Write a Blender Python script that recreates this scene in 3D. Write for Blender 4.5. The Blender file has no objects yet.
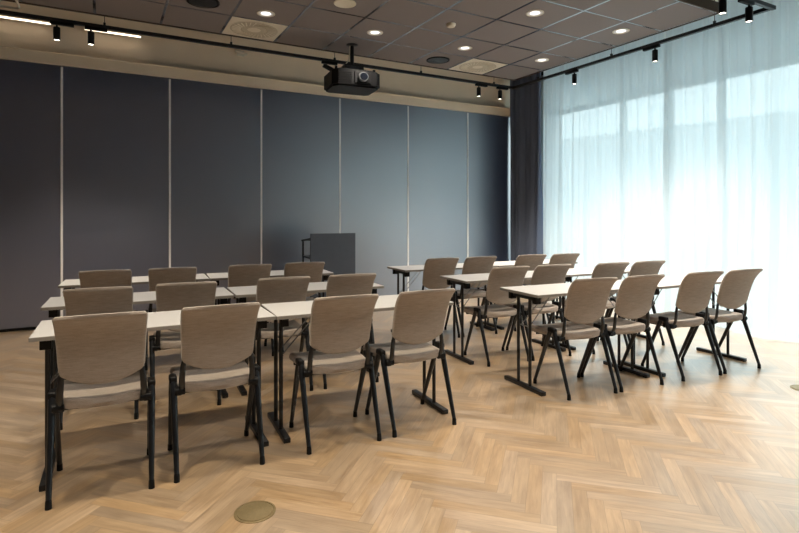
import bpy, bmesh, math, random
from mathutils import Vector, Matrix
random.seed(7)
R = math.radians
scn = bpy.context.scene
COL = scn.collection

# ------------------------------------------------------------------ helpers
class MB:
    """collects shapes that belong to ONE mesh object"""
    def __init__(s): s.bm = bmesh.new()
    def box(s, c, d, rot=None, bev=0.0, seg=2):
        m = Matrix.Translation(c)
        if rot is not None: m = m @ rot.to_4x4()
        m = m @ Matrix.Diagonal((d[0], d[1], d[2], 1))
        r = bmesh.ops.create_cube(s.bm, size=1, matrix=m)
        if bev:
            es = list({e for v in r['verts'] for e in v.link_edges})
            bmesh.ops.bevel(s.bm, geom=es, offset=bev, segments=seg, profile=.6, affect='EDGES')
        return s
    def cyl(s, a, b, r1, r2=None, n=16, cap=True):
        a, b = Vector(a), Vector(b); r2 = r1 if r2 is None else r2
        d = b - a
        q = d.to_track_quat('Z', 'Y').to_matrix().to_4x4()
        m = Matrix.Translation((a + b) / 2) @ q
        bmesh.ops.create_cone(s.bm, cap_ends=cap, segments=n, radius1=r1, radius2=r2, depth=d.length, matrix=m)
        return s
    def tube(s, pts, r, n=10, flat=None):
        """swept tube; r number or list; flat=(a,b) gives an oval section (a along local x, b along the other)"""
        pts = [Vector(p) for p in pts]; rings = []
        for i, p in enumerate(pts):
            t = (pts[min(i + 1, len(pts) - 1)] - pts[max(i - 1, 0)]).normalized()
            u = Vector((1, 0, 0)); u = (u - t * u.dot(t))
            if u.length < .1: u = Vector((0, 1, 0)) - t * t.y
            u.normalize(); w = t.cross(u)
            rr = r[i] if isinstance(r, (list, tuple)) else r
            ru, rw = (rr, rr) if flat is None else (flat[0] * rr, flat[1] * rr)
            rings.append([s.bm.verts.new(p + u * ru * math.cos(k * 2 * math.pi / n) + w * rw * math.sin(k * 2 * math.pi / n)) for k in range(n)])
        for a, b in zip(rings, rings[1:]):
            for k in range(n): s.bm.faces.new((a[k], a[(k + 1) % n], b[(k + 1) % n], b[k]))
        s.bm.faces.new(list(reversed(rings[0]))); s.bm.faces.new(rings[-1])
        return s
    def lathe(s, prof, c=(0, 0, 0), n=32):
        rings = []
        for r, z in prof:
            if r < 1e-6: rings.append([s.bm.verts.new((c[0], c[1], c[2] + z))])
            else: rings.append([s.bm.verts.new((c[0] + r * math.cos(k * 2 * math.pi / n), c[1] + r * math.sin(k * 2 * math.pi / n), c[2] + z)) for k in range(n)])
        for a, b in zip(rings, rings[1:]):
            if len(a) == 1 and len(b) == 1: continue
            for k in range(n):
                k2 = (k + 1) % n
                if len(a) == 1: s.bm.faces.new((a[0], b[k2], b[k]))
                elif len(b) == 1: s.bm.faces.new((a[k], a[k2], b[0]))
                else: s.bm.faces.new((a[k], a[k2], b[k2], b[k]))
        return s
    def build(s, name, mat, parent=None, smooth=True, loc=None):
        bmesh.ops.recalc_face_normals(s.bm, faces=s.bm.faces)
        me = bpy.data.meshes.new(name); s.bm.to_mesh(me); s.bm.free()
        me.materials.append(mat)
        if smooth:
            me.polygons.foreach_set('use_smooth', [True] * len(me.polygons))
            me.set_sharp_from_angle(angle=R(38))
        o = bpy.data.objects.new(name, me); COL.objects.link(o)
        if parent: o.parent = parent
        if loc: o.location = loc
        return o

def tag(o, label=None, cat=None, group=None, kind=None):
    if label: o['label'] = label
    if cat: o['category'] = cat
    if group: o['group'] = group
    if kind: o['kind'] = kind
    return o
def thing(name, label, cat, loc=(0, 0, 0), rz=0, group=None):
    o = bpy.data.objects.new(name, None); COL.objects.link(o)
    o.empty_display_size = .1
    o.location = loc; o.rotation_euler = (0, 0, rz)
    return tag(o, label, cat, group)
def copy_tree(o, parent=None):
    c = o.copy(); COL.objects.link(c); c.parent = parent
    for ch in list(o.children): copy_tree(ch, c)
    return c

# ------------------------------------------------------------------ materials
def sr(r, g, b):
    f = lambda v: (v / 255 / 12.92) if v / 255 <= .04045 else ((v / 255 + .055) / 1.055) ** 2.4
    return (f(r), f(g), f(b), 1)
class NT:
    def __init__(s, name):
        s.m = bpy.data.materials.new(name); s.m.use_nodes = True
        s.t = s.m.node_tree; s.t.nodes.clear()
        s.out = s.n('ShaderNodeOutputMaterial')
    def n(s, typ, **kw):
        x = s.t.nodes.new(typ)
        for k, v in kw.items():
            if k in x.inputs: x.inputs[k].default_value = v
            else: setattr(x, k, v)
        return x
    def l(s, a, b): s.t.links.new(a, b)
def simple(name, col, rough=.5, metal=0, var=.06, scale=30, bump=0, bscale=200, spec=.5, coat=0, stretch=(1, 1, 1)):
    """principled with slight procedural mottling and optional fine bump"""
    t = NT(name)
    tc = t.n('ShaderNodeTexCoord'); mp = t.n('ShaderNodeMapping'); mp.inputs['Scale'].default_value = stretch
    t.l(tc.outputs['Object'], mp.inputs['Vector'])
    nz = t.n('ShaderNodeTexNoise', Scale=scale, Detail=3.0); t.l(mp.outputs['Vector'], nz.inputs['Vector'])
    cr = t.n('ShaderNodeValToRGB')
    cr.color_ramp.elements[0].color = tuple(c * (1 - var) for c in col[:3]) + (1,)
    cr.color_ramp.elements[1].color = tuple(min(1, c * (1 + var)) for c in col[:3]) + (1,)
    cr.color_ramp.elements[0].position = .3; cr.color_ramp.elements[1].position = .7
    t.l(nz.outputs['Fac'], cr.inputs['Fac'])
    p = t.n('ShaderNodeBsdfPrincipled', Roughness=rough, Metallic=metal)
    p.inputs['Specular IOR Level'].default_value = spec
    p.inputs['Coat Weight'].default_value = coat
    t.l(cr.outputs['Color'], p.inputs['Base Color'])
    if bump:
        n2 = t.n('ShaderNodeTexNoise', Scale=bscale, Detail=2.0); t.l(mp.outputs['Vector'], n2.inputs['Vector'])
        b = t.n('ShaderNodeBump', Strength=bump, Distance=.002); t.l(n2.outputs['Fac'], b.inputs['Height'])
        t.l(b.outputs['Normal'], p.inputs['Normal'])
    t.l(p.outputs['BSDF'], t.out.inputs['Surface'])
    return t.m
def emit(name, col, strength):
    t = NT(name); e = t.n('ShaderNodeEmission', Color=col, Strength=strength)
    t.l(e.outputs['Emission'], t.out.inputs['Surface']); return t.m

M = {}
def fabric(name, c1, c2):
    t = NT(name)
    tc = t.n('ShaderNodeTexCoord')
    mp = t.n('ShaderNodeMapping'); mp.inputs['Scale'].default_value = (14, 60, 170); t.l(tc.outputs['Object'], mp.inputs['Vector'])
    nz = t.n('ShaderNodeTexNoise', Scale=1.0, Detail=4.0, Roughness=.7); t.l(mp.outputs['Vector'], nz.inputs['Vector'])
    n2 = t.n('ShaderNodeTexNoise', Scale=420.0, Detail=2.0); t.l(tc.outputs['Object'], n2.inputs['Vector'])
    mx = t.n('ShaderNodeMath', operation='MULTIPLY_ADD'); mx.inputs[1].default_value = .45
    t.l(n2.outputs['Fac'], mx.inputs[0]); 
    sc = t.n('ShaderNodeMath', operation='MULTIPLY'); sc.inputs[1].default_value = .55; t.l(nz.outputs['Fac'], sc.inputs[0]); t.l(sc.outputs[0], mx.inputs[2])
    cr = t.n('ShaderNodeValToRGB'); cr.color_ramp.elements[0].position = .35; cr.color_ramp.elements[1].position = .65
    cr.color_ramp.elements[0].color = c1; cr.color_ramp.elements[1].color = c2
    t.l(mx.outputs[0], cr.inputs['Fac'])
    p = t.n('ShaderNodeBsdfPrincipled', Roughness=.9); p.inputs['Specular IOR Level'].default_value = .25
    p.inputs['Sheen Weight'].default_value = .35; p.inputs['Sheen Roughness'].default_value = .45
    t.l(cr.outputs['Color'], p.inputs['Base Color'])
    b = t.n('ShaderNodeBump', Strength=.35, Distance=.001); t.l(mx.outputs[0], b.inputs['Height']); t.l(b.outputs['Normal'], p.inputs['Normal'])
    t.l(p.outputs['BSDF'], t.out.inputs['Surface']); return t.m
M['fabric'] = fabric('taupe_wool_fabric', sr(140, 129, 119), sr(168, 157, 147))
M['black'] = simple('black_powder_coat', sr(15, 17, 21), .36, var=.1, spec=.5)
M['plastic'] = simple('black_plastic', sr(9, 9, 11), .5, var=.1, spec=.25)
M['laminate'] = simple('pale_laminate', sr(184, 183, 182), .42, var=.015, scale=60)
M['edge'] = simple('table_edge_band', sr(128, 123, 117), .5, var=.04)
M['chrome'] = simple('steel_brace', sr(150, 150, 150), .3, metal=.9, var=.05)
M['blue'] = simple('slate_blue_panel', sr(42, 58, 92), .36, var=.025, scale=6, bump=.03, bscale=700, spec=.5)
for n_ in M['blue'].node_tree.nodes:
    if n_.type == 'BSDF_PRINCIPLED': n_.inputs['IOR'].default_value = 3.5
M['seam'] = simple('pale_aluminium', sr(240, 240, 242), .4, metal=.0, var=.03)
M['beige'] = simple('warm_beige_paint', sr(240, 221, 196), .8, var=.02, scale=4)
M['beige2'] = simple('beige_rail', sr(236, 220, 196), .6, var=.02, scale=4)
M['dark'] = simple('dark_slab', sr(30, 28, 27), .9, var=.1)
M['walldark'] = simple('darkened_grey_paint', sr(92, 96, 104), .85, var=.02, scale=3)  # unseen walls, darkened to cut warm reflections in the blue panels
M['winwall'] = simple('pale_grey_paint', sr(215, 222, 224), .8, var=.02, scale=3)
M['frame'] = simple('window_frame_grey', sr(190, 198, 202), .5, var=.04)
M['grey'] = simple('charcoal_laminate', sr(72, 79, 90), .55, var=.04, scale=12)
M['cream'] = simple('cream_metal', sr(214, 206, 190), .5, var=.02)
M['core'] = simple('vent_core_grey', sr(186, 177, 158), .6, var=.03)
M['brass'] = simple('brushed_brass_cover', sr(150, 134, 100), .4, metal=.55, var=.08, scale=90)
M['lensring'] = simple('projector_lens_ring', sr(120, 122, 125), .3, metal=.6)
M['glasslens'] = simple('dark_lens_glass', sr(18, 22, 30), .08, var=.02, spec=.8)
M['ground'] = simple('pale_paving', sr(128, 136, 138), .9, var=.08, scale=2)
M['facade'] = simple('pale_render_facade', sr(225, 228, 228), .9, var=.03)
M['leaf'] = simple('hedge_leaves', sr(96, 122, 96), .8, var=.35, scale=9)
M['lamp'] = emit('warm_lamp', (1, .90, .76, 1), 9)
M['lampcool'] = emit('downlight_lamp', (1, .95, .88, 1), 1.7)
M['strip'] = emit('warm_tube', (1, .84, .64, 1), 4)
M['curtain'] = simple('navy_curtain', sr(106, 118, 142), .85, var=.05, scale=120, bump=.2, bscale=500, spec=.2)

# ceiling tiles : dark taupe mineral tile
M['tile'] = simple('taupe_ceiling_tile', sr(120, 112, 111), .7, var=.05, scale=160, spec=.45)
M['grid'] = simple('ceiling_grid_metal', sr(170, 172, 176), .16, metal=1.0, var=.03)
M['tileedge'] = simple('brown_ceiling_edge', sr(84, 70, 58), .7, var=.04)

# sheer curtain
t = NT('sheer_curtain')
tc = t.n('ShaderNodeTexCoord'); mp = t.n('ShaderNodeMapping'); mp.inputs['Scale'].default_value = (500, 500, 500)
t.l(tc.outputs['Object'], mp.inputs['Vector'])
tr = t.n('ShaderNodeBsdfTransparent', Color=(.96, .99, 1, 1))
tl = t.n('ShaderNodeBsdfTranslucent', Color=(.89, .95, .97, 1))
df = t.n('ShaderNodeBsdfDiffuse', Color=(.86, .91, .93, 1))
m1 = t.n('ShaderNodeMixShader'); m1.inputs[0].default_value = .42
m2 = t.n('ShaderNodeMixShader')
lw = t.n('ShaderNodeLayerWeight', Blend=.35)
mr = t.n('ShaderNodeMapRange'); mr.inputs['To Min'].default_value = .89; mr.inputs['To Max'].default_value = .97
t.l(lw.outputs['Facing'], mr.inputs['Value']); t.l(mr.outputs['Result'], m2.inputs[0])
t.l(tl.outputs[0], m1.inputs[1]); t.l(df.outputs[0], m1.inputs[2])
t.l(tr.outputs[0], m2.inputs[1]); t.l(m1.outputs[0], m2.inputs[2]); t.l(m2.outputs[0], t.out.inputs['Surface'])
M['sheer'] = t.m
# window glass
t = NT('window_glass')
tr = t.n('ShaderNodeBsdfTransparent', Color=(.95, .985, .985, 1)); gl = t.n('ShaderNodeBsdfGlossy', Roughness=.02)
mx = t.n('ShaderNodeMixShader'); mx.inputs[0].default_value = .05
t.l(tr.outputs[0], mx.inputs[1]); t.l(gl.outputs[0], mx.inputs[2]); t.l(mx.outputs[0], t.out.inputs['Surface'])
M['glass'] = t.m

# oak herringbone floor : colour per plank comes from an attribute, grain from plank UVs
t = NT('oak_herringbone')
at = t.n('ShaderNodeAttribute', attribute_name='plank')
uv = t.n('ShaderNodeUVMap')
sx = t.n('ShaderNodeSeparateColor'); t.l(at.outputs['Color'], sx.inputs['Color'])
addv = t.n('ShaderNodeVectorMath', operation='MULTIPLY_ADD'); addv.inputs[1].default_value = (37, 53, 11)
t.l(at.outputs['Color'], addv.inputs[0]); t.l(uv.outputs['UV'], addv.inputs[2])
mp = t.n('ShaderNodeMapping'); mp.inputs['Scale'].default_value = (5, 60, 1); t.l(addv.outputs[0], mp.inputs['Vector'])
g1 = t.n('ShaderNodeTexNoise', Scale=1.0, Detail=5.0, Roughness=.6, Distortion=.6); t.l(mp.outputs['Vector'], g1.inputs['Vector'])
mp2 = t.n('ShaderNodeMapping'); mp2.inputs['Scale'].default_value = (2.2, 14, 1); t.l(addv.outputs[0], mp2.inputs['Vector'])
g2 = t.n('ShaderNodeTexNoise', Scale=1.0, Detail=2.0, Distortion=1.4); t.l(mp2.outputs['Vector'], g2.inputs['Vector'])
mm = t.n('ShaderNodeMix', data_type='FLOAT'); mm.inputs[0].default_value = .45
t.l(g1.outputs['Fac'], mm.inputs[2]); t.l(g2.outputs['Fac'], mm.inputs[3])
cr = t.n('ShaderNodeValToRGB'); e = cr.color_ramp.elements
e[0].position = .30; e[0].color = sr(146, 118, 86); e[1].position = .68; e[1].color = sr(192, 164, 128)
t.l(mm.outputs[0], cr.inputs['Fac'])
hs = t.n('ShaderNodeHueSaturation')
v = t.n('ShaderNodeMapRange'); v.inputs['To Min'].default_value = .80; v.inputs['To Max'].default_value = 1.10
t.l(sx.outputs[0], v.inputs['Value']); t.l(v.outputs['Result'], hs.inputs['Value'])
s2 = t.n('ShaderNodeMapRange'); s2.inputs['To Min'].default_value = .82; s2.inputs['To Max'].default_value = 1.06
t.l(sx.outputs[1], s2.inputs['Value']); t.l(s2.outputs['Result'], hs.inputs['Saturation'])
t.l(cr.outputs['Color'], hs.inputs['Color'])
# joints
su = t.n('ShaderNodeSeparateXYZ'); t.l(uv.outputs['UV'], su.inputs[0])
def edge(sock, length):
    a = t.n('ShaderNodeMath', operation='SUBTRACT'); a.inputs[0].default_value = length; t.l(sock, a.inputs[1])
    b = t.n('ShaderNodeMath', operation='MINIMUM'); t.l(sock, b.inputs[0]); t.l(a.outputs[0], b.inputs[1]); return b.outputs[0]
PL, PW = .49, .07
mn = t.n('ShaderNodeMath', operation='MINIMUM'); t.l(edge(su.outputs[0], PL), mn.inputs[0]); t.l(edge(su.outputs[1], PW), mn.inputs[1])
jr = t.n('ShaderNodeMapRange'); jr.inputs['From Max'].default_value = .0016; jr.inputs['To Min'].default_value = .55; jr.inputs['To Max'].default_value = 1
t.l(mn.outputs[0], jr.inputs['Value'])
jm = t.n('ShaderNodeMix', data_type='RGBA', blend_type='MULTIPLY'); jm.inputs[0].default_value = 1
t.l(hs.outputs['Color'], jm.inputs[6]); t.l(jr.outputs['Result'], jm.inputs[7])
p = t.n('ShaderNodeBsdfPrincipled'); p.inputs['Specular IOR Level'].default_value = .6; p.inputs['Coat Weight'].default_value = 1; p.inputs['Coat IOR'].default_value = 2.05; p.inputs['Coat Roughness'].default_value = .3
t.l(jm.outputs[2], p.inputs['Base Color'])
rr = t.n('ShaderNodeMapRange'); rr.inputs['To Min'].default_value = .30; rr.inputs['To Max'].default_value = .46
t.l(g2.outputs['Fac'], rr.inputs['Value']); t.l(rr.outputs['Result'], p.inputs['Roughness'])
bp = t.n('ShaderNodeBump', Strength=.12, Distance=.001); t.l(g1.outputs['Fac'], bp.inputs['Height']); t.l(bp.outputs['Normal'], p.inputs['Normal'])
t.l(p.outputs['BSDF'], t.out.inputs['Surface'])
M['floor'] = t.m

# ------------------------------------------------------------------ room shell
X0, X1, Y0, Y1, ZT = -3.4, 7.15, -3.2, 7.6, 3.95
def struct(o): o['kind'] = 'structure'; return o

def build_floor():
    bm = bmesh.new(); uvl = bm.loops.layers.uv.new('UVMap'); cl = bm.loops.layers.float_color.new('plank')
    n = 7; W = PW; c = math.cos(R(45)); s = math.sin(R(45))
    def w(a, b): return (1.72 + (a * c - b * s) * W, 2.0 + (a * s + b * c) * W)
    rng = random.Random(3)
    def plank(a, b, horiz):
        A = [(a, b), (a + n, b), (a + n, b + 1), (a, b + 1)] if horiz else [(a, b), (a + 1, b), (a + 1, b + n), (a, b + n)]
        pts = [w(*q) for q in A]
        cx = sum(q[0] for q in pts) / 4; cy = sum(q[1] for q in pts) / 4
        if not (X0 - .05 < cx < X1 + .05 and Y0 - .05 < cy < Y1 + .05): return
        pts = [(min(max(x, X0), X1), min(max(y, Y0), Y1)) for x, y in pts]
        f = bm.faces.new([bm.verts.new((x, y, 0)) for x, y in pts])
        U = [(0, 0), (PL, 0), (PL, PW), (0, PW)] if horiz else [(0, PW), (0, 0), (PL, 0), (PL, PW)]
        if not horiz: U = [(0, 0), (0, PW), (PL, PW), (PL, 0)]
        col = (rng.random(), rng.random(), rng.random(), 1)
        for l, u in zip(f.loops, U): l[uvl].uv = u; l[cl] = col
    N = 240
    for j in range(-N, N):
        for m in range(-18, 19):
            plank(j + m * 2 * n, j, True)
            plank(j, j - 2 * n + 1 + m * 2 * n, False)
    # slab underneath closes the thin boundary steps left by whole planks
    r = bmesh.ops.create_cube(bm, size=1, matrix=Matrix.Translation(((X0 + X1) / 2, (Y0 + Y1) / 2, -.053)) @ Matrix.Diagonal((X1 - X0 + .4, Y1 - Y0 + .4, .1, 1)))
    for f in {f for v in r['verts'] for f in v.link_faces}:
        for l in f.loops: l[cl] = (.4, .5, .5, 1); l[uvl].uv = (.2, .03)
    me = bpy.data.meshes.new('floor'); bm.to_mesh(me); bm.free(); me.materials.append(M['floor'])
    o = bpy.data.objects.new('floor', me); COL.objects.link(o); struct(o)
build_floor()

# back wall: sliding partition panels, pale seams, header rail, beige wall above
wb = struct(MB().box(((X0 + X1) / 2, Y1 + .16, ZT / 2), (X1 - X0 + .4, .2, ZT + .2)).build('wall_back', M['beige'], smooth=False))
ztop = 3.14
seams = [-.45 + 1.2 * k for k in range(-2, 6)]
edges = [X0] + seams + [6.95]
for a, b in zip(edges, edges[1:]):
    MB().box(((a + b) / 2, Y1 + .03, (ztop + .03) / 2 + .005), (b - a - .006, .06, ztop - .03), bev=.002).build('panel', M['blue'], wb, smooth=False)
for x in seams:
    MB().box((x, Y1 + .001, ztop / 2 + .005), (.024, .014, ztop - .03)).build('seam_strip', M['seam'], wb, smooth=False)
MB().box(((X0 + 6.95) / 2, Y1 + .035, .015), (6.95 - X0, .05, .03)).build('floor_seal', M['plastic'], wb, smooth=False)
MB().box(((X0 + 6.95) / 2, Y1 + .015, ztop + .075), (6.95 - X0, .09, .13), bev=.004).box(((X0 + 6.95) / 2, Y1 - .02, ztop + .146), (6.95 - X0, .05, .012)).build('header_rail', M['beige2'], wb, smooth=False)

struct(MB().box((X0 - .1, (Y0 + Y1) / 2, ZT / 2), (.2, Y1 - Y0 + .6, ZT + .2)).build('wall_left', M['walldark'], smooth=False))
struct(MB().box(((X0 + X1) / 2, Y0 - .1, ZT / 2), (X1 - X0 + .4, .2, ZT + .2)).build('wall_rear', M['walldark'], smooth=False))
# window wall : sill upstand, head wall, glazed bays
ZH = 3.86
wr = struct(MB().box((X1 + .12, (Y0 + Y1) / 2, (ZH + ZT) / 2 + .05), (.24, Y1 - Y0 + .6, ZT - ZH + .1)).box((X1 + .12, (Y0 + Y1) / 2, .04), (.24, Y1 - Y0 + .6, .08))
            .box((X1 + .12, Y1 - .15, ZT / 2), (.24, .5, ZT)).build('wall_right', M['winwall'], smooth=False))
bays = [Y0, -1.55, .0, 1.35, 2.7, 4.2, 5.75, Y1 - .4]
for i, (a, b) in enumerate(zip(bays, bays[1:])):
    f = MB(); x = X1 + .1
    f.box((x, a + .02, (ZH + .08) / 2), (.08, .04, ZH - .08)).box((x, b - .02, (ZH + .08) / 2), (.08, .04, ZH - .08))
    f.box((x, (a + b) / 2, .11), (.08, b - a, .06)).box((x, (a + b) / 2, ZH - .03), (.08, b - a, .06))
    f.box((x, (a + b) / 2, 3.20), (.07, b - a, .07))
    o = struct(f.build('window_%d' % (i + 1), M['frame'], smooth=False))
    MB().box((x, (a + b) / 2, (ZH + .08) / 2), (.012, b - a - .12, ZH - .2)).build('glass_pane', M['glass'], o, smooth=False)

# ceiling: dark slab with hung tile rafts
slab = struct(MB().box(((X0 + X1) / 2, (Y0 + Y1) / 2, ZT + .1), (X1 - X0 + .8, Y1 - Y0 + .8, .2)).build('ceiling', M['dark'], smooth=False))
ZC = 3.35; P6 = .6; GX = 1.115
def raft(nx0, nx1, ya, yb):
    tiles = MB(); g = MB()
    xs = [GX + P6 * k for k in range(nx0, nx1 + 1)]; ys = []
    y = yb
    while y > ya - 1e-4: ys.append(y); y -= P6
    skip = {(0, 0), (5, 0)} if yb > 5 else set()
    for i, (a, b) in enumerate(zip(xs, xs[1:])):
        for j, (c, d) in enumerate(zip(ys, ys[1:])):
            if (nx0 + i, j) in skip: continue
            tiles.box(((a + b) / 2, (c + d) / 2, ZC + .010), (P6 - .016, P6 - .016, .018))
    for x in xs: g.box((x, (ys[0] + ys[-1]) / 2, ZC + .012), (.024, ys[0] - ys[-1], .024))
    for yy in ys: g.box(((xs[0] + xs[-1]) / 2, yy, ZC + .013), (xs[-1] - xs[0], .024, .024))
    r = tiles.build('ceiling_tiles', M['tile'], slab, smooth=False)
    g.build('ceiling_grid', M['grid'], slab, smooth=False)
    e = MB(); xa, xb, y1, y0 = xs[0], xs[-1], ys[0], ys[-1]
    for c, d in ((((xa + xb) / 2, y1 + .016, ZC + .045), (xb - xa + .04, .014, .10)), (((xa + xb) / 2, y0 - .016, ZC + .045), (xb - xa + .04, .014, .10)),
                 ((xb + .016, (y0 + y1) / 2, ZC + .045), (.014, y1 - y0 + .04, .10)), ((xa - .016, (y0 + y1) / 2, ZC + .045), (.014, y1 - y0 + .04, .10))):
        e.box(c, d)
    e.box(((xa + xb) / 2, (y0 + y1) / 2, ZC + .085), (xb - xa, y1 - y0, .02))
    for hx in (xa + .6, (xa + xb) / 2, xb - .6):
        for hy in (y0 + .6, y1 - .6): e.cyl((hx, hy, ZC + .09), (hx, hy, ZT), .004, n=6)
    e.build('ceiling_edge', M['tileedge'], slab, smooth=False)
raft(-7, 7, 3.12, 6.12)
raft(-7, 7, -2.95, 2.30)

struct(MB().box((X0 + .008, (Y0 + Y1) / 2, .04), (.016, Y1 - Y0, .08)).build('baseboard_left', M['walldark'], smooth=False))
struct(MB().box(((X0 + X1) / 2, Y0 + .008, .04), (X1 - X0, .016, .08)).build('baseboard_rear', M['walldark'], smooth=False))

# ------------------------------------------------------------------ camera
F = 535.0; TH = R(28.87); H = 1.35; VX, VY = 399.5, 215.0
cam = bpy.data.cameras.new('camera'); cam.sensor_width = 36; cam.lens = F / 799 * 36
cam.shift_y = -(266.5 - VY) / 799; cam.clip_start = .05; cam.clip_end = 300
co = bpy.data.objects.new('camera', cam); COL.objects.link(co)
co.location = (0, 0, H); co.rotation_euler = (R(90), 0, -TH); scn.camera = co
SN, CS = math.sin(TH), math.cos(TH)

# ------------------------------------------------------------------ chair
def lerp_tab(tab, x):
    for (a, b), (c, d) in zip(tab, tab[1:]):
        if x <= c: return b + (d - b) * max(0, (x - a)) / (c - a)
    return tab[-1][1]
def smooth_tab(tab, x, h=.02):
    return sum(lerp_tab(tab, x + k * h) for k in (-1, -.5, 0, .5, 1)) / 5

def pad(nu, nv, fn):
    """closed cushion: fn(u,v) -> (centre point, normal, half thickness)"""
    bm = bmesh.new(); A = []; B = []
    for j in range(nv + 1):
        ra, rb = [], []
        for i in range(nu + 1):
            u = -1 + 2 * i / nu; v = j / nv
            c, nrm, h = fn(u, v)
            if i in (0, nu) or j in (0, nv):
                p = bm.verts.new(c); ra.append(p); rb.append(p)
            else:
                ra.append(bm.verts.new(c + nrm * h)); rb.append(bm.verts.new(c - nrm * h))
        A.append(ra); B.append(rb)
    for G in (A, B):
        for j in range(nv):
            for i in range(nu):
                bm.faces.new((G[j][i], G[j][i + 1], G[j + 1][i + 1], G[j + 1][i]))
    m = MB(); m.bm.free(); m.bm = bm; return m

def warp(u):  # packs grid lines towards the rim
    return math.sin(u * math.pi / 2) * .55 + u * .45
BACK = [(.50, .094), (.58, .080), (.68, .054), (.76, .028), (.82, -.004), (.855, -.034), (.875, -.060), (.892, -.094)]
def back_fn(u, v):
    uu = warp(u); vv = .5 + .5 * warp(2 * v - 1)
    z0 = .522 + .052 * abs(uu) ** 2.2; z1 = .890 - .006 * abs(uu) ** 2
    Hh = z1 - z0; z = z0 + Hh * vv
    hw = .186 + .013 * vv
    r = .032 if vv < .5 else .020
    d = min(vv, 1 - vv) * Hh
    if d < r: hw -= r - math.sqrt(max(0, r * r - (r - d) ** 2))
    x = uu * hw
    y = smooth_tab(BACK, z, .022) + .022 * (x / .19) ** 2
    s = (smooth_tab(BACK, z + .01, .022) - smooth_tab(BACK, z - .01, .022)) / .02
    nrm = Vector((-.044 * x / .19 / .19, 1, -s)).normalized()
    ex = (1 - abs(uu)) * hw; ev = min(vv, 1 - vv) * Hh
    e = min(1, min(ex, ev) / .016)
    h = .0165 * math.sqrt(max(0, 1 - (1 - e) ** 2)) * (1 if vv < .85 else 1 - .3 * (vv - .85) / .15)
    return Vector((x, y, z)), nrm, h
def seat_fn(u, v):
    uu = warp(u); vv = .5 + .5 * warp(2 * v - 1)
    y0 = .105 - .025 * (1 - uu * uu); y1 = .545 + .015 * (1 - uu * uu); L = y1 - y0; y = y0 + L * vv
    hw = .190 + .024 * math.sin(min(1, vv * 1.3) * math.pi / 2)
    r = .055; d = min(vv, 1 - vv) * L
    if d < r: hw -= r - math.sqrt(max(0, r * r - (r - d) ** 2))
    x = uu * hw
    z = .432 - .010 * (1 - (x / .2) ** 2) - .022 * max(0, (vv - .8) / .2) ** 2 + .010 * (1 - vv)
    e = min(1, min((1 - abs(uu)) * hw, min(vv, 1 - vv) * L) / .024)
    h = .027 * math.sqrt(max(0, 1 - (1 - e) ** 2))
    return Vector((x, y, z)), Vector((0, 0, 1)), h

def make_chair():
    t = thing('conference_chair', 'x', 'chair')
    pad(28, 28, seat_fn).build('seat', M['fabric'], t)
    b = pad(30, 34, back_fn).build('backrest', M['fabric'], t)
    # seat pan under the cushion with cross tubes
    m = MB().box((0, .33, .399), (.34, .34, .012), bev=.004)
    m.cyl((-.205, .20, .405), (.205, .20, .405), .011, n=10).cyl((-.20, .42, .402), (.20, .42, .402), .010, n=10)
    m.build('seat_frame', M['black'], t)
    ap = (.19, .468)
    for s in (-1, 1):
        for nm, fy in (('rear', 0.0), ('front', .42)):
            x0 = s * .215; top = Vector((s * .219, ap[0] + (-.022 if fy == 0 else .024), ap[1])); ft = Vector((x0, fy, .028))
            lg = MB().tube([top, top.lerp(ft, .12), top.lerp(ft, .5), ft], [.0165, .0180, .0155, .0120], n=14).build('leg', M['black'], t)
            d = (top - ft).normalized()
            MB().tube([Vector((x0, fy, 0)) + Vector((0, 0, .0)), ft + d * .004, ft + d * .012], [.0145, .0135, .0125], n=14).build('foot_cap', M['plastic'], lg)
        MB().box((s * .219, ap[0] + .002, ap[1] + .004), (.038, .082, .036), bev=.012, seg=3).build('leg_joint', M['plastic'], t)
        # side bracket and curved back support
        br = MB().box((s * .196, .155, .418), (.030, .10, .036), bev=.008, seg=3).cyl((s * .165, .125, .420), (s * .215, .125, .420), .021, n=16)
        br.build('side_bracket', M['plastic'], t)
        pts = [(s * .180, .142, .412), (s * .182, .118, .428), (s * .182, .104, .465), (s * .180, .098, .515), (s * .176, .098, .560), (s * .168, .096, .600), (s * .160, .090, .630)]
        MB().tube(pts, [.014, .0155, .0155, .015, .0135, .010, .005], n=12, flat=(1.0, .62)).build('back_support', M['black'], t)
    return t
chair0 = make_chair()
first = [True]
def place_chair(x, y, deg, label, group):
    c = chair0 if first[0] else copy_tree(chair0)
    first[0] = False
    c.location = (x, y, 0); c.rotation_euler = (0, 0, R(deg)); c['label'] = label; c['group'] = group
    return c
ordn = ['first', 'second', 'third', 'fourth']
rows = {
 ('left', 'nearest'): [(-.011, 2.918, -2.5), (.535, 2.907, -1.5), (1.227, 2.880, -4), (1.760, 2.857, -2)],
 ('left', 'middle'): [(-.030, 3.960, -4), (.500, 3.965, -4), (1.180, 3.945, -4), (1.715, 3.895, -5)],
 ('left', 'farthest'): [(.010, 5.160, -5), (.530, 5.120, -4), (1.200, 5.090, -5), (1.730, 5.080, -6)],
 ('right', 'nearest'): [(3.180, 2.790, -8), (3.668, 2.738, -5), (4.333, 2.668, -7), (4.835, 2.622, -7)],
 ('right', 'middle'): [(3.215, 3.772, -6), (3.693, 3.722, -6), (4.370, 3.610, -7), (4.855, 3.560, -7)],
 ('right', 'farthest'): [(3.205, 4.865, -6), (3.685, 4.815, -6), (4.390, 4.765, -7), (4.880, 4.710, -7)],
}
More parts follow.
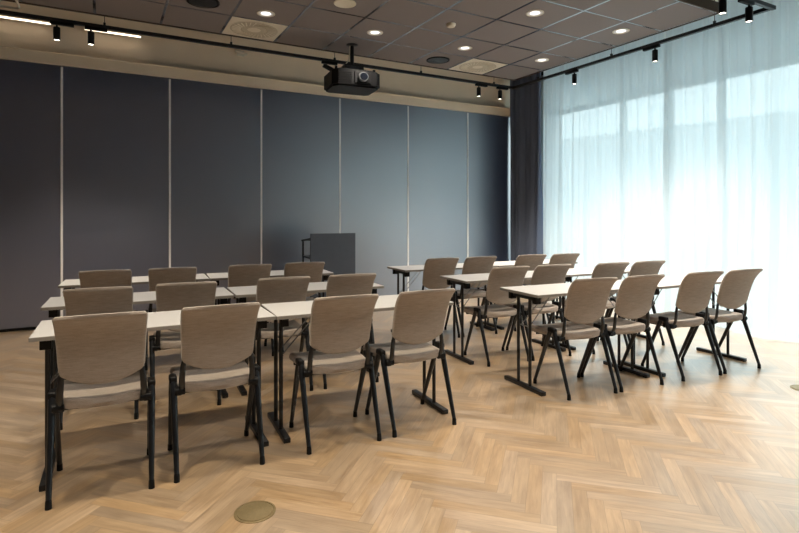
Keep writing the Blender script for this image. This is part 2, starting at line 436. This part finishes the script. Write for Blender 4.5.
where = {('left', 'nearest'): 'left block row nearest the viewer',
         ('left', 'middle'): 'middle row of the left block',
         ('left', 'farthest'): 'farthest back row of the left block',
         ('right', 'nearest'): 'right block row nearest the viewer',
         ('right', 'middle'): 'middle row of the right block',
         ('right', 'farthest'): 'farthest back row of the right block'}
for k, lst in rows.items():
    for i, (x, y, a) in enumerate(lst):
        place_chair(x, y, a, 'taupe chair, %s from left in the %s' % (ordn[i], where[k]), 'taupe chairs in the %s block %s row' % k)

# ------------------------------------------------------------------ folding tables
def make_table():
    L, Dp, zt = 1.20, .475, .757
    t = thing('folding_table', 'x', 'table')
    tp = MB().box((0, 0, zt - .011), (L, Dp, .022), bev=.002).build('tabletop', M['laminate'], t, smooth=False)
    e = MB()
    for s in (-1, 1):
        e.box((0, s * (Dp / 2 + .0005), zt - .012), (L + .001, .002, .018)); e.box((s * (L / 2 + .0005), 0, zt - .012), (.002, Dp, .018))
    e.build('edge_band', M['edge'], tp, smooth=False)
    for s in (-1, 1):
        x = s * (L / 2 - .06)
        MB().box((x, 0, .016), (.042, .475, .030), bev=.006).box((x, -.215, .004), (.04, .03, .008)).box((x, .215, .004), (.04, .03, .008)).build('foot_bar', M['black'], t)
        for yy in (-.072, .072):
            MB().cyl((x, yy, .028), (x, yy, .715), .0125, n=14).build('leg_post', M['black'], t)
        MB().box((x, 0, .711), (.026, .30, .026), bev=.004).build('cross_rail', M['black'], t)
        for yy in (-.150, .150):
            MB().box((x, yy, .705), (.052, .040, .058), bev=.004).build('hinge_block', M['plastic'], t)
        br = MB()
        for yy in (-.05, .05):
            br.cyl((x - s * .012, yy, .48), (x - s * .24, yy * .7, .717), .0042, n=8)
        br.cyl((x - s * .235, -.05, .719), (x - s * .235, .05, .719), .006, n=8).cyl((x - s * .012, -.072, .48), (x - s * .012, .072, .48), .0042, n=8)
        br.build('brace', M['chrome'], t)
    return t
tab0 = make_table()
tabs = [
 (.285, 3.350, -1.2, 'left', 'nearest', 'left end table of the left block row nearest the viewer'),
 (1.499, 3.290, -3.5, 'left', 'nearest', 'right end table of the left block row nearest the viewer'),
 (.250, 4.330, -2.2, 'left', 'middle', 'left end table of the left block middle row'),
 (1.467, 4.262, -3.2, 'left', 'middle', 'right end table of the left block middle row'),
 (.272, 5.505, -3.2, 'left', 'farthest', 'left end table of the left block row farthest back'),
 (1.484, 5.425, -4.5, 'left', 'farthest', 'right end table of the left block row farthest back'),
 (3.420, 3.160, -4.5, 'right', 'nearest', 'left end table of the right block row nearest the viewer'),
 (4.636, 3.040, -3.5, 'right', 'nearest', 'right end table of the right block row nearest the viewer'),
 (3.455, 4.110, -3.5, 'right', 'middle', 'left end table of the right block middle row'),
 (4.662, 4.025, -4.2, 'right', 'middle', 'right end table of the right block middle row'),
 (3.440, 5.195, -3.5, 'right', 'farthest', 'left end table of the right block row farthest back'),
 (4.655, 5.115, -4.0, 'right', 'farthest', 'right end table of the right block row farthest back'),
]
for i, (x, y, a, sd, rw, lb) in enumerate(tabs):
    o = tab0 if i == 0 else copy_tree(tab0)
    o.location = (x, y, 0); o.rotation_euler = (0, 0, R(a))
    o['label'] = 'pale folding table, ' + lb
    o['group'] = 'folding tables in the %s block %s row' % (sd, rw)

# ------------------------------------------------------------------ lectern
lt = thing('lectern', 'charcoal grey lectern with black steel frame standing before the blue wall', 'lectern', (2.33, 6.60, 0), R(-6))
MB().box((.30, 0, .585), (.605, .022, 1.05), bev=.002).build('front_panel', M['grey'], lt, smooth=False)
for yy in (.03, .50):
    for xx in (.012, .585):
        MB().box((xx, yy, (.50 if yy < .1 else .495)), (.022, .022, .99 if yy > .1 else 1.0)).build('post', M['black'], lt, smooth=False)
MB().box((.30, .27, 1.020), (.61, .53, .018), rot=Matrix.Rotation(R(-5), 3, 'X')).build('reading_top', M['black'], lt, smooth=False)
MB().box((.30, .265, .785), (.59, .47, .018)).build('shelf', M['black'], lt, smooth=False)
MB().box((.30, .26, .04), (.60, .54, .03)).build('base', M['black'], lt, smooth=False)
for xx in (.04, .56):
    for yy in (.04, .49): MB().cyl((xx, yy, 0), (xx, yy, .03), .018, n=12).build('caster', M['plastic'], lt)

# ------------------------------------------------------------------ floor socket covers
def socket(x, y, lab):
    m = MB().lathe([(0, .0), (.0925, .0), (.0925, .0025), (.088, .0035), (.084, .0035), (.0825, .001), (.079, .001), (.078, .0038), (0, .0042)], n=48)
    o = m.build('floor_socket_cover', M['brass'], loc=(x, y, .0005)); tag(o, lab, 'floor outlet', 'round floor socket covers')
socket(.599, 2.447, 'round brass floor socket cover in the herringbone floor in front of the left chairs')
socket(4.76, 2.12, 'round brass floor socket cover at the right edge of the photo near the curtain')

# ------------------------------------------------------------------ ceiling fixtures
def CP(x, y, z=ZC):
    D = F * (H - z) / (y - VY); t = (x - VX) / F
    return D * (SN + CS * t), D * (CS - SN * t)
def snap(x, y): return x, y
dl_px = [(266, 13.5, 'ceiling downlight beside the square vent nearest the left'), (375, 32.5, 'ceiling downlight above and right of the projector'),
         (465, 48, 'ceiling downlight beside the farthest square vent'), (535, 13, 'ceiling downlight right of the small smoke detector'),
         (621, 31, 'ceiling downlight nearest the sheer curtain'), (542, 60, 'ceiling downlight nearest the dark curtain corner')]
def spot_light(name, loc, energy, size, blend, col, rad=.03, rot=(0, 0, 0), parent=None):
    L = bpy.data.lights.new(name, 'SPOT'); L.energy = energy; L.spot_size = R(size); L.spot_blend = blend; L.color = col; L.shadow_soft_size = rad
    o = bpy.data.objects.new(name, L); COL.objects.link(o); o.location = loc; o.rotation_euler = rot
    if parent: o.parent = parent
    return o
WARM = (1, .86, .66); DLW = (1, .90, .78)
def make_downlight():
    t = thing('downlight', 'x', 'ceiling light', group='recessed ceiling downlights')
    MB().lathe([(.088, 0), (.088, -.005), (.078, -.006), (.072, .0)], n=36).build('trim_ring', M['cream'], t)
    MB().lathe([(.074, -.003), (.055, -.001), (.048, -.0005)], n=36).build('reflector', M['seam'], t)
    MB().lathe([(.050, -.0012), (0, -.0014)], n=30).build('lamp_disc', M['lampcool'], t)
    return t
dl0 = make_downlight(); dli = 0
DL_E = 42
def add_dl(x, y, lab, E=None):
    global dli
    o = dl0 if dli == 0 else copy_tree(dl0); dli += 1
    o.location = (x, y, ZC); o['label'] = lab
    spot_light('downlight_beam', (0, 0, -.012), E or DL_E, 115, .6, DLW, .05, parent=o)
for x, y, lab in dl_px: add_dl(*CP(x, y), lab)
for i, (x, y) in enumerate([(.2, 4.6), (-1.6, 4.6), (-1.6, 1.4), (.2, 1.4), (2.0, 1.4), (3.8, 1.4), (-1.6, -1.0), (.8, -1.0), (3.2, -1.0)]):
    add_dl(x, y, 'ceiling downlight out of view above the front part of the room', DL_E * (2.2 if x > 3 else 1))
# two black ceiling speakers, a white round speaker and a detector
def disc(name, px, py, r, mat, lab, cat, prof=None, group=None):
    x, y = CP(px, py)
    m = MB().lathe(prof or [(r, .0), (r, -.008), (r * .93, -.010), (r * .88, -.006), (0, -.004)], n=40)
    return tag(m.build(name, mat, loc=(x, y, ZC)), lab, cat, group)
for px, py, lab in ((203, 1.5, 'round black ceiling speaker above the left chairs at the top edge'), (438, 60, 'round black ceiling speaker between projector and far square vent')):
    o = disc('ceiling_speaker', px, py, .15, M['plastic'], lab, 'speaker', group='black ceiling speakers')
    MB().lathe([(.128, -.0095), (.06, -.012), (0, -.0125)], n=36).build('speaker_grille', M['black'], o)
disc('ceiling_loudspeaker', 345, 3, .105, M['cream'], 'round white ceiling speaker at the top edge above the projector', 'speaker')
disc('smoke_detector', 451, 24, .05, M['cream'], 'small round white smoke detector on the ceiling', 'smoke detector', prof=[(.05, 0), (.05, -.012), (.04, -.03), (.02, -.036), (0, -.036)])
# square swirl vents fill two tile places
def vent(kx, lab):
    x = GX + P6 * kx + .3; y = 6.12 - .3
    t = thing('ceiling_vent', lab, 'air vent', (x, y, ZC), 0, 'square cream ceiling vents')
    MB().box((0, 0, .006), (.572, .572, .012), bev=.003).build('vent_plate', M['cream'], t, smooth=False)
    MB().lathe([(.25, -.002), (0, -.0025)], n=48).build('vent_core', M['core'], t)
    m = MB()
    for k in range(28):
        a = k * 2 * math.pi / 28
        m.box((.185 * math.cos(a), .185 * math.sin(a), -.006), (.10, .010, .004), rot=Matrix.Rotation(a + .35, 3, 'Z') @ Matrix.Rotation(R(20), 3, 'X'))
    m.lathe([(.255, 0), (.262, -.003), (.268, 0)], n=40)
    m.lathe([(0, -.004), (.07, -.003), (.075, 0)], n=30)
    m.build('swirl_slats', M['cream'], t, smooth=False)
vent(0, 'square cream ceiling vent left of the projector'); vent(5, 'square cream ceiling vent near the dark curtain corner')

# ------------------------------------------------------------------ tracks and track spotlights
ZTK = 3.255
def track(name_lab, a, b, hangers):
    t = thing('light_track', name_lab, 'light track', (a[0], a[1], ZTK), 0, 'black ceiling light tracks')
    d = Vector((b[0] - a[0], b[1] - a[1], 0)); L = d.length; ang = math.atan2(d.y, d.x); rot = Matrix.Rotation(ang, 3, 'Z')
    MB().box(d / 2, (L, .036, .034), rot=rot).build('rail', M['black'], t, smooth=False)
    k = .5
    while k < L:
        p = d.normalized() * k
        MB().cyl((p.x, p.y, .015), (p.x, p.y, ZT - ZTK), .0035, n=8).box((p.x, p.y, .03), (.022, .022, .03)).build('hanger_rod', M['black'], t); k += 1.25
    return t
track('black light track running along in front of the beige band of the blue wall', (-3.0, 6.20), (5.385, 6.20), 1)
track('black light track running along in front of the sheer curtain', (5.37, 6.18), (5.37, 2.67), 1)
track('short visible black track end at the top right corner of the photo', (-3.0, 2.65), (5.40, 2.65), 1)

def make_spot():
    t = thing('track_spotlight', 'x', 'spotlight', group='black track spotlights')
    MB().box((.045, 0, -.030), (.20, .038, .030), bev=.003).build('adapter', M['plastic'], t)
    MB().cyl((0, 0, -.045), (0, 0, -.075), .009, n=10).build('stem', M['black'], t)
    h = MB().lathe([(0, -.066), (.026, -.068), (.030, -.074), (.030, -.194), (.027, -.197), (.025, -.188), (.0245, -.180)], n=28).build('lamp_head', M['black'], t)
    MB().lathe([(.0262, -.1905), (0, -.193)], n=24).build('lamp_lens', M['lamp'], h)
    return t
sp0 = make_spot(); spi = 0
def add_spot(x, y, rz, lab, E=60, tilt=(0, 0), size=96, col=None):
    global spi
    o = sp0 if spi == 0 else copy_tree(sp0); spi += 1
    o.location = (x, y, ZTK); o.rotation_euler = (0, 0, rz); o['label'] = lab
    spot_light('spotlight_beam', (0, 0, -.205), E, size, .8, col or WARM, .03, rot=(tilt[0], tilt[1], 0), parent=o)
    return o
def onY(px, Y): t = (px - VX) / F; s = Y / (CS - SN * t); return s * (SN + CS * t)
def onX(px, X): t = (px - VX) / F; s = X / (SN + CS * t); return s * (CS - SN * t)
SE = 75
add_spot(onY(56.7, 6.2), 6.20, 0, 'leftmost lit black spotlight on the track before the blue wall', SE)
add_spot(onY(91, 6.2), 6.20, 0, 'second from left lit black spotlight on the track before the blue wall', SE)
add_spot(onY(478.8, 6.2), 6.20, 0, 'left one of the two lit spotlights beside the dark curtain corner', SE)
add_spot(onY(500, 6.2), 6.20, 0, 'right one of the two lit spotlights beside the dark curtain corner', SE)
add_spot(5.37, onX(574.4, 5.37), R(90), 'spotlight on the curtain side track, the one nearest the dark curtain', SE * 1.6, col=(1, .94, .88))
add_spot(5.37, onX(655, 5.37), R(90), 'spotlight on the curtain side track, in the middle of the sheer curtain', SE * 1.6, col=(1, .94, .88))
add_spot(4.59, 2.65, 0, 'spotlight at the top edge, just below the near corner of the ceiling tiles', SE * 1.6, col=(1, .94, .88))
add_spot(4.99, 2.65, R(180), 'rightmost spotlight, hanging before the sheer curtain at top right', SE * 1.6, col=(1, .94, .88))
for x in (-1.9, -.3, .6, 1.9, 3.2):
    add_spot(x, 2.65, 0, 'track spotlight above the photographer, out of view overhead', SE * .55)
# the tilted head beside the projector
tt = thing('track_spotlight', 'unlit black spotlight tilted sideways on the track left of the projector', 'spotlight', (onY(331, 6.2), 6.20, ZTK), 0, 'black track spotlights')
MB().box((-.02, 0, -.030), (.20, .038, .030), bev=.003).build('adapter', M['plastic'], tt)
MB().cyl((-.06, 0, -.045), (-.06, 0, -.075), .009, n=10).build('stem', M['black'], tt)
MB().cyl((-.10, 0, -.065), (.03, -.01, -.12), .028, n=24).build('lamp_head', M['black'], tt)

# glowing tubes on the beige wall and a small bracket
for a, b, lab in ((-1.9, -.55, 'long glowing wall light strip at the far upper left behind the track'), (-.22, .41, 'short glowing wall light strip behind the two left spotlights')):
    o = thing('strip_light', lab, 'wall light', ((a + b) / 2, 7.57, 3.615), 0, 'glowing strip lights high on the beige wall')
    MB().box((0, .012, .006), (b - a, .05, .03), bev=.003).build('housing', M['cream'], o, smooth=False)
    MB().cyl((-(b - a) / 2 + .01, -.03, -.004), ((b - a) / 2 - .01, -.03, -.004), .009, n=12).build('tube', M['strip'], o)

# pale rounded frame over the track at the far left, small bracket on the wall
m = MB(); cs = []
for cx, cy, a0 in ((-.76, 6.20, 0), (-1.30, 6.20, 90), (-1.30, 5.75, 180), (-.76, 5.75, 270)):
    for k in range(5): a = R(a0 + k * 22.5); cs.append((cx + .05 * math.cos(a), cy + .05 * math.sin(a), 0))
cs.append(cs[0]); m.tube(cs, .011, n=8)
fr = m.build('hanging_frame', M['cream'], loc=(0, 0, 3.325)); tag(fr, 'pale rounded frame above the track in the top left corner', 'frame')
for hx in (-1.2, -.86):
    MB().cyl((hx, 6.25, .01), (hx, 6.25, ZT - 3.325), .003, n=6).build('hanger_rod', M['cream'], fr)
tag(MB().box((1.66, 7.56, 3.60), (.16, .08, .012), rot=Matrix.Rotation(R(12), 3, 'Y')).box((1.66, 7.592, 3.60), (.10, .016, .08), bev=.003).build('wall_bracket', M['cream'], smooth=False),
    'small pale bracket on the beige wall right of the left square vent', 'bracket')

# ------------------------------------------------------------------ projector
pj = thing('projector', 'black ceiling mounted projector hanging on a short pole before the blue wall', 'projector', (2.55, 5.78, 2.925), R(-6)); pj.scale = (1.15, 1.12, 1.05)
def prism(m, outline, z0, z1, inset=.0):
    lo = [m.bm.verts.new((x, y, z0)) for x, y in outline]; hi = [m.bm.verts.new((x * (1 - inset), y * (1 - inset), z1)) for x, y in outline]
    n = len(outline)
    m.bm.faces.new(list(reversed(lo))); m.bm.faces.new(hi)
    for i in range(n): m.bm.faces.new((lo[i], lo[(i + 1) % n], hi[(i + 1) % n], hi[i]))
    return m
ol = [(-.25, -.13), (-.20, -.19), (.20, -.19), (.25, -.14), (.25, .17), (.21, .21), (-.21, .21), (-.25, .17)]
m = prism(MB(), ol, -.085, .065); prism(m, [(x * .93, y * .93) for x, y in ol], -.105, -.085)
prism(m, [(x * .92, y * .92) for x, y in ol], .065, .082)
m.build('body', M['plastic'], pj, smooth=False)
MB().box((.05, -.192, -.005), (.17, .02, .125), bev=.006).build('lens_surround', M['plastic'], pj, smooth=False)
MB().cyl((.05, -.235, -.002), (.05, -.19, -.002), .048, .052, n=32).build('lens_barrel', M['lensring'], pj)
MB().cyl((.05, -.238, -.002), (.05, -.225, -.002), .038, n=28).build('lens_glass', M['glasslens'], pj)
v = MB()
for k in range(6): v.box((-.13, -.192, -.06 + k * .02), (.14, .008, .006))
v.build('air_grille', M['plastic'], pj, smooth=False); v = MB()
for k in range(6): v.box((.251, .02, -.06 + k * .02), (.008, .20, .006))
v.build('air_grille', M['plastic'], pj, smooth=False)
for xx, yy in ((-.20, -.11), (.20, -.11), (-.18, .12), (.18, .12)):
    MB().cyl((xx, yy, .075), (xx, yy, .115), .014, n=12).build('levelling_foot', M['plastic'], pj)
MB().box((0, 0, .10), (.24, .20, .02), bev=.003).box((-.09, 0, .13), (.02, .16, .06)).box((.09, 0, .13), (.02, .16, .06)).box((0, 0, .155), (.20, .16, .015)).build('mount_plate', M['black'], pj, smooth=False)
MB().cyl((0, 0, .155), (0, 0, .405), .02, n=18).build('ceiling_pole', M['black'], pj)
MB().lathe([(.06, .405), (.06, .398), (.05, .392), (.021, .39)], n=28).build('ceiling_flange', M['black'], pj)
MB().tube([(-.08, .05, .09), (-.10, .03, .15), (-.06, .02, .19), (-.03, .01, .24), (-.022, .0, .39)], .006, n=8).build('cable', M['cream'], pj)

# ------------------------------------------------------------------ curtains
def curtain(name, mat, y0, y1, x, zb, zt, amp, wl, seed, lab, nz=14, dens=14):
    rng = random.Random(seed); L = abs(y1 - y0)
    n = int(L / wl * dens); bm = bmesh.new(); ph = 0; rows_ = []
    comps = [(amp, wl, rng.random() * 6), (amp * .35, wl * .43, rng.random() * 6), (amp * .55, wl * 2.7, rng.random() * 6), (amp * .22, wl * .23, rng.random() * 6), (amp * .35, wl * .61, rng.random() * 6)]
    for j in range(nz + 1):
        v = j / nz; z = zb + (zt - zb) * v; row = []
        for i in range(n + 1):
            y = y0 + (y1 - y0) * i / n
            sway = .05 * math.sin(v * 2.1 + y * 1.7) * (1 - v)
            d = 0
            for a, w, p in comps: d += a * math.sin((y + sway) * 2 * math.pi / w + p + .8 * math.sin(y * 1.9 + seed))
            tight = .55 + .45 * (1 - v) ** .6
            row.append(bm.verts.new((x + d * tight, y, z - (.012 * math.sin(y * 9) + .008 * math.sin(y * 23) if j == 0 else 0))))
        rows_.append(row)
    for a, b in zip(rows_, rows_[1:]):
        for i in range(n): bm.faces.new((a[i], a[i + 1], b[i + 1], b[i]))
    m = MB(); m.bm.free(); m.bm = bm
    o = m.build(name, mat)
    o.data.set_sharp_from_angle(angle=math.pi)
    return tag(o, lab, 'curtain')
curtain('sheer_curtain', M['sheer'], 6.73, 4.36, 6.50, .025, ZT - .05, .030, .17, 1, 'pale sheer curtain next to the dark curtain, left of the overlap seam')
curtain('sheer_curtain', M['sheer'], 4.47, -2.6, 6.43, .025, ZT - .05, .030, .18, 2, 'pale sheer curtain on the right, from the overlap seam to the photo edge')
c = curtain('blackout_curtain', M['curtain'], 7.565, 6.76, 6.46, .02, ZT - .05, .045, .15, 5, 'dark navy curtain gathered in the corner between blue wall and sheer curtain', dens=20)
md = c.modifiers.new('thickness', 'SOLIDIFY'); md.thickness = .004
tag(MB().box((6.47, (7.5 - 2.6) / 2, ZT - .018), (.16, 10.1, .03)).build('curtain_rail', M['cream'], smooth=False), 'pale curtain rail along the ceiling above the window curtains', 'curtain rail')

# ------------------------------------------------------------------ outside
struct(MB().box((60, 2, -.35), (106, 160, .3)).build('ground', M['ground'], smooth=False))
struct(MB().box((X1 + .95, 2, 3.86), (1.4, 24, .16)).box((X1 + 1.62, 2, 3.78), (.06, 24, .30)).build('added_canopy_1', M['winwall'], smooth=False))  # canopy added to darken the sky behind the upper sheer
fb = thing('building', 'blurred pale building seen through the sheer curtain', 'building', (30, 16, -.2), R(10))
MB().box((0, 0, 3), (10, 26, 6)).build('wall', M['facade'], fb, smooth=False)
hd = MB()
rg = random.Random(4)

# ------------------------------------------------------------------ world and daylight
w = bpy.data.worlds.new('overcast_sky'); scn.world = w; w.use_nodes = True
nt = w.node_tree; nt.nodes.clear()
out = nt.nodes.new('ShaderNodeOutputWorld'); bg = nt.nodes.new('ShaderNodeBackground')
tcw = nt.nodes.new('ShaderNodeTexCoord'); sp = nt.nodes.new('ShaderNodeSeparateXYZ'); rp = nt.nodes.new('ShaderNodeValToRGB')
rp.color_ramp.elements[0].position = 0; rp.color_ramp.elements[0].color = (.86, .98, 1, 1)
rp.color_ramp.elements[1].position = 1; rp.color_ramp.elements[1].color = (.80, .94, 1, 1)
nt.links.new(tcw.outputs['Generated'], sp.inputs[0]); nt.links.new(sp.outputs['Z'], rp.inputs['Fac'])
nt.links.new(rp.outputs['Color'], bg.inputs['Color']); bg.inputs['Strength'].default_value = 4.1
nt.links.new(bg.outputs[0], out.inputs['Surface'])
for a, b in zip(bays, bays[1:]):
    L = bpy.data.lights.new('window_portal', 'AREA'); L.shape = 'RECTANGLE'; L.size = ZH - .2; L.size_y = b - a - .12; L.cycles.is_portal = True
    o = bpy.data.objects.new('window_portal', L); COL.objects.link(o); o.location = (X1 + .25, (a + b) / 2, (ZH + .08) / 2); o.rotation_euler = (0, R(90), 0)

scn.view_settings.view_transform = 'Standard'; scn.view_settings.look = 'None'
scn.view_settings.gamma = 1; scn.view_settings.use_curve_mapping = False
scn.view_settings.exposure = 0.14
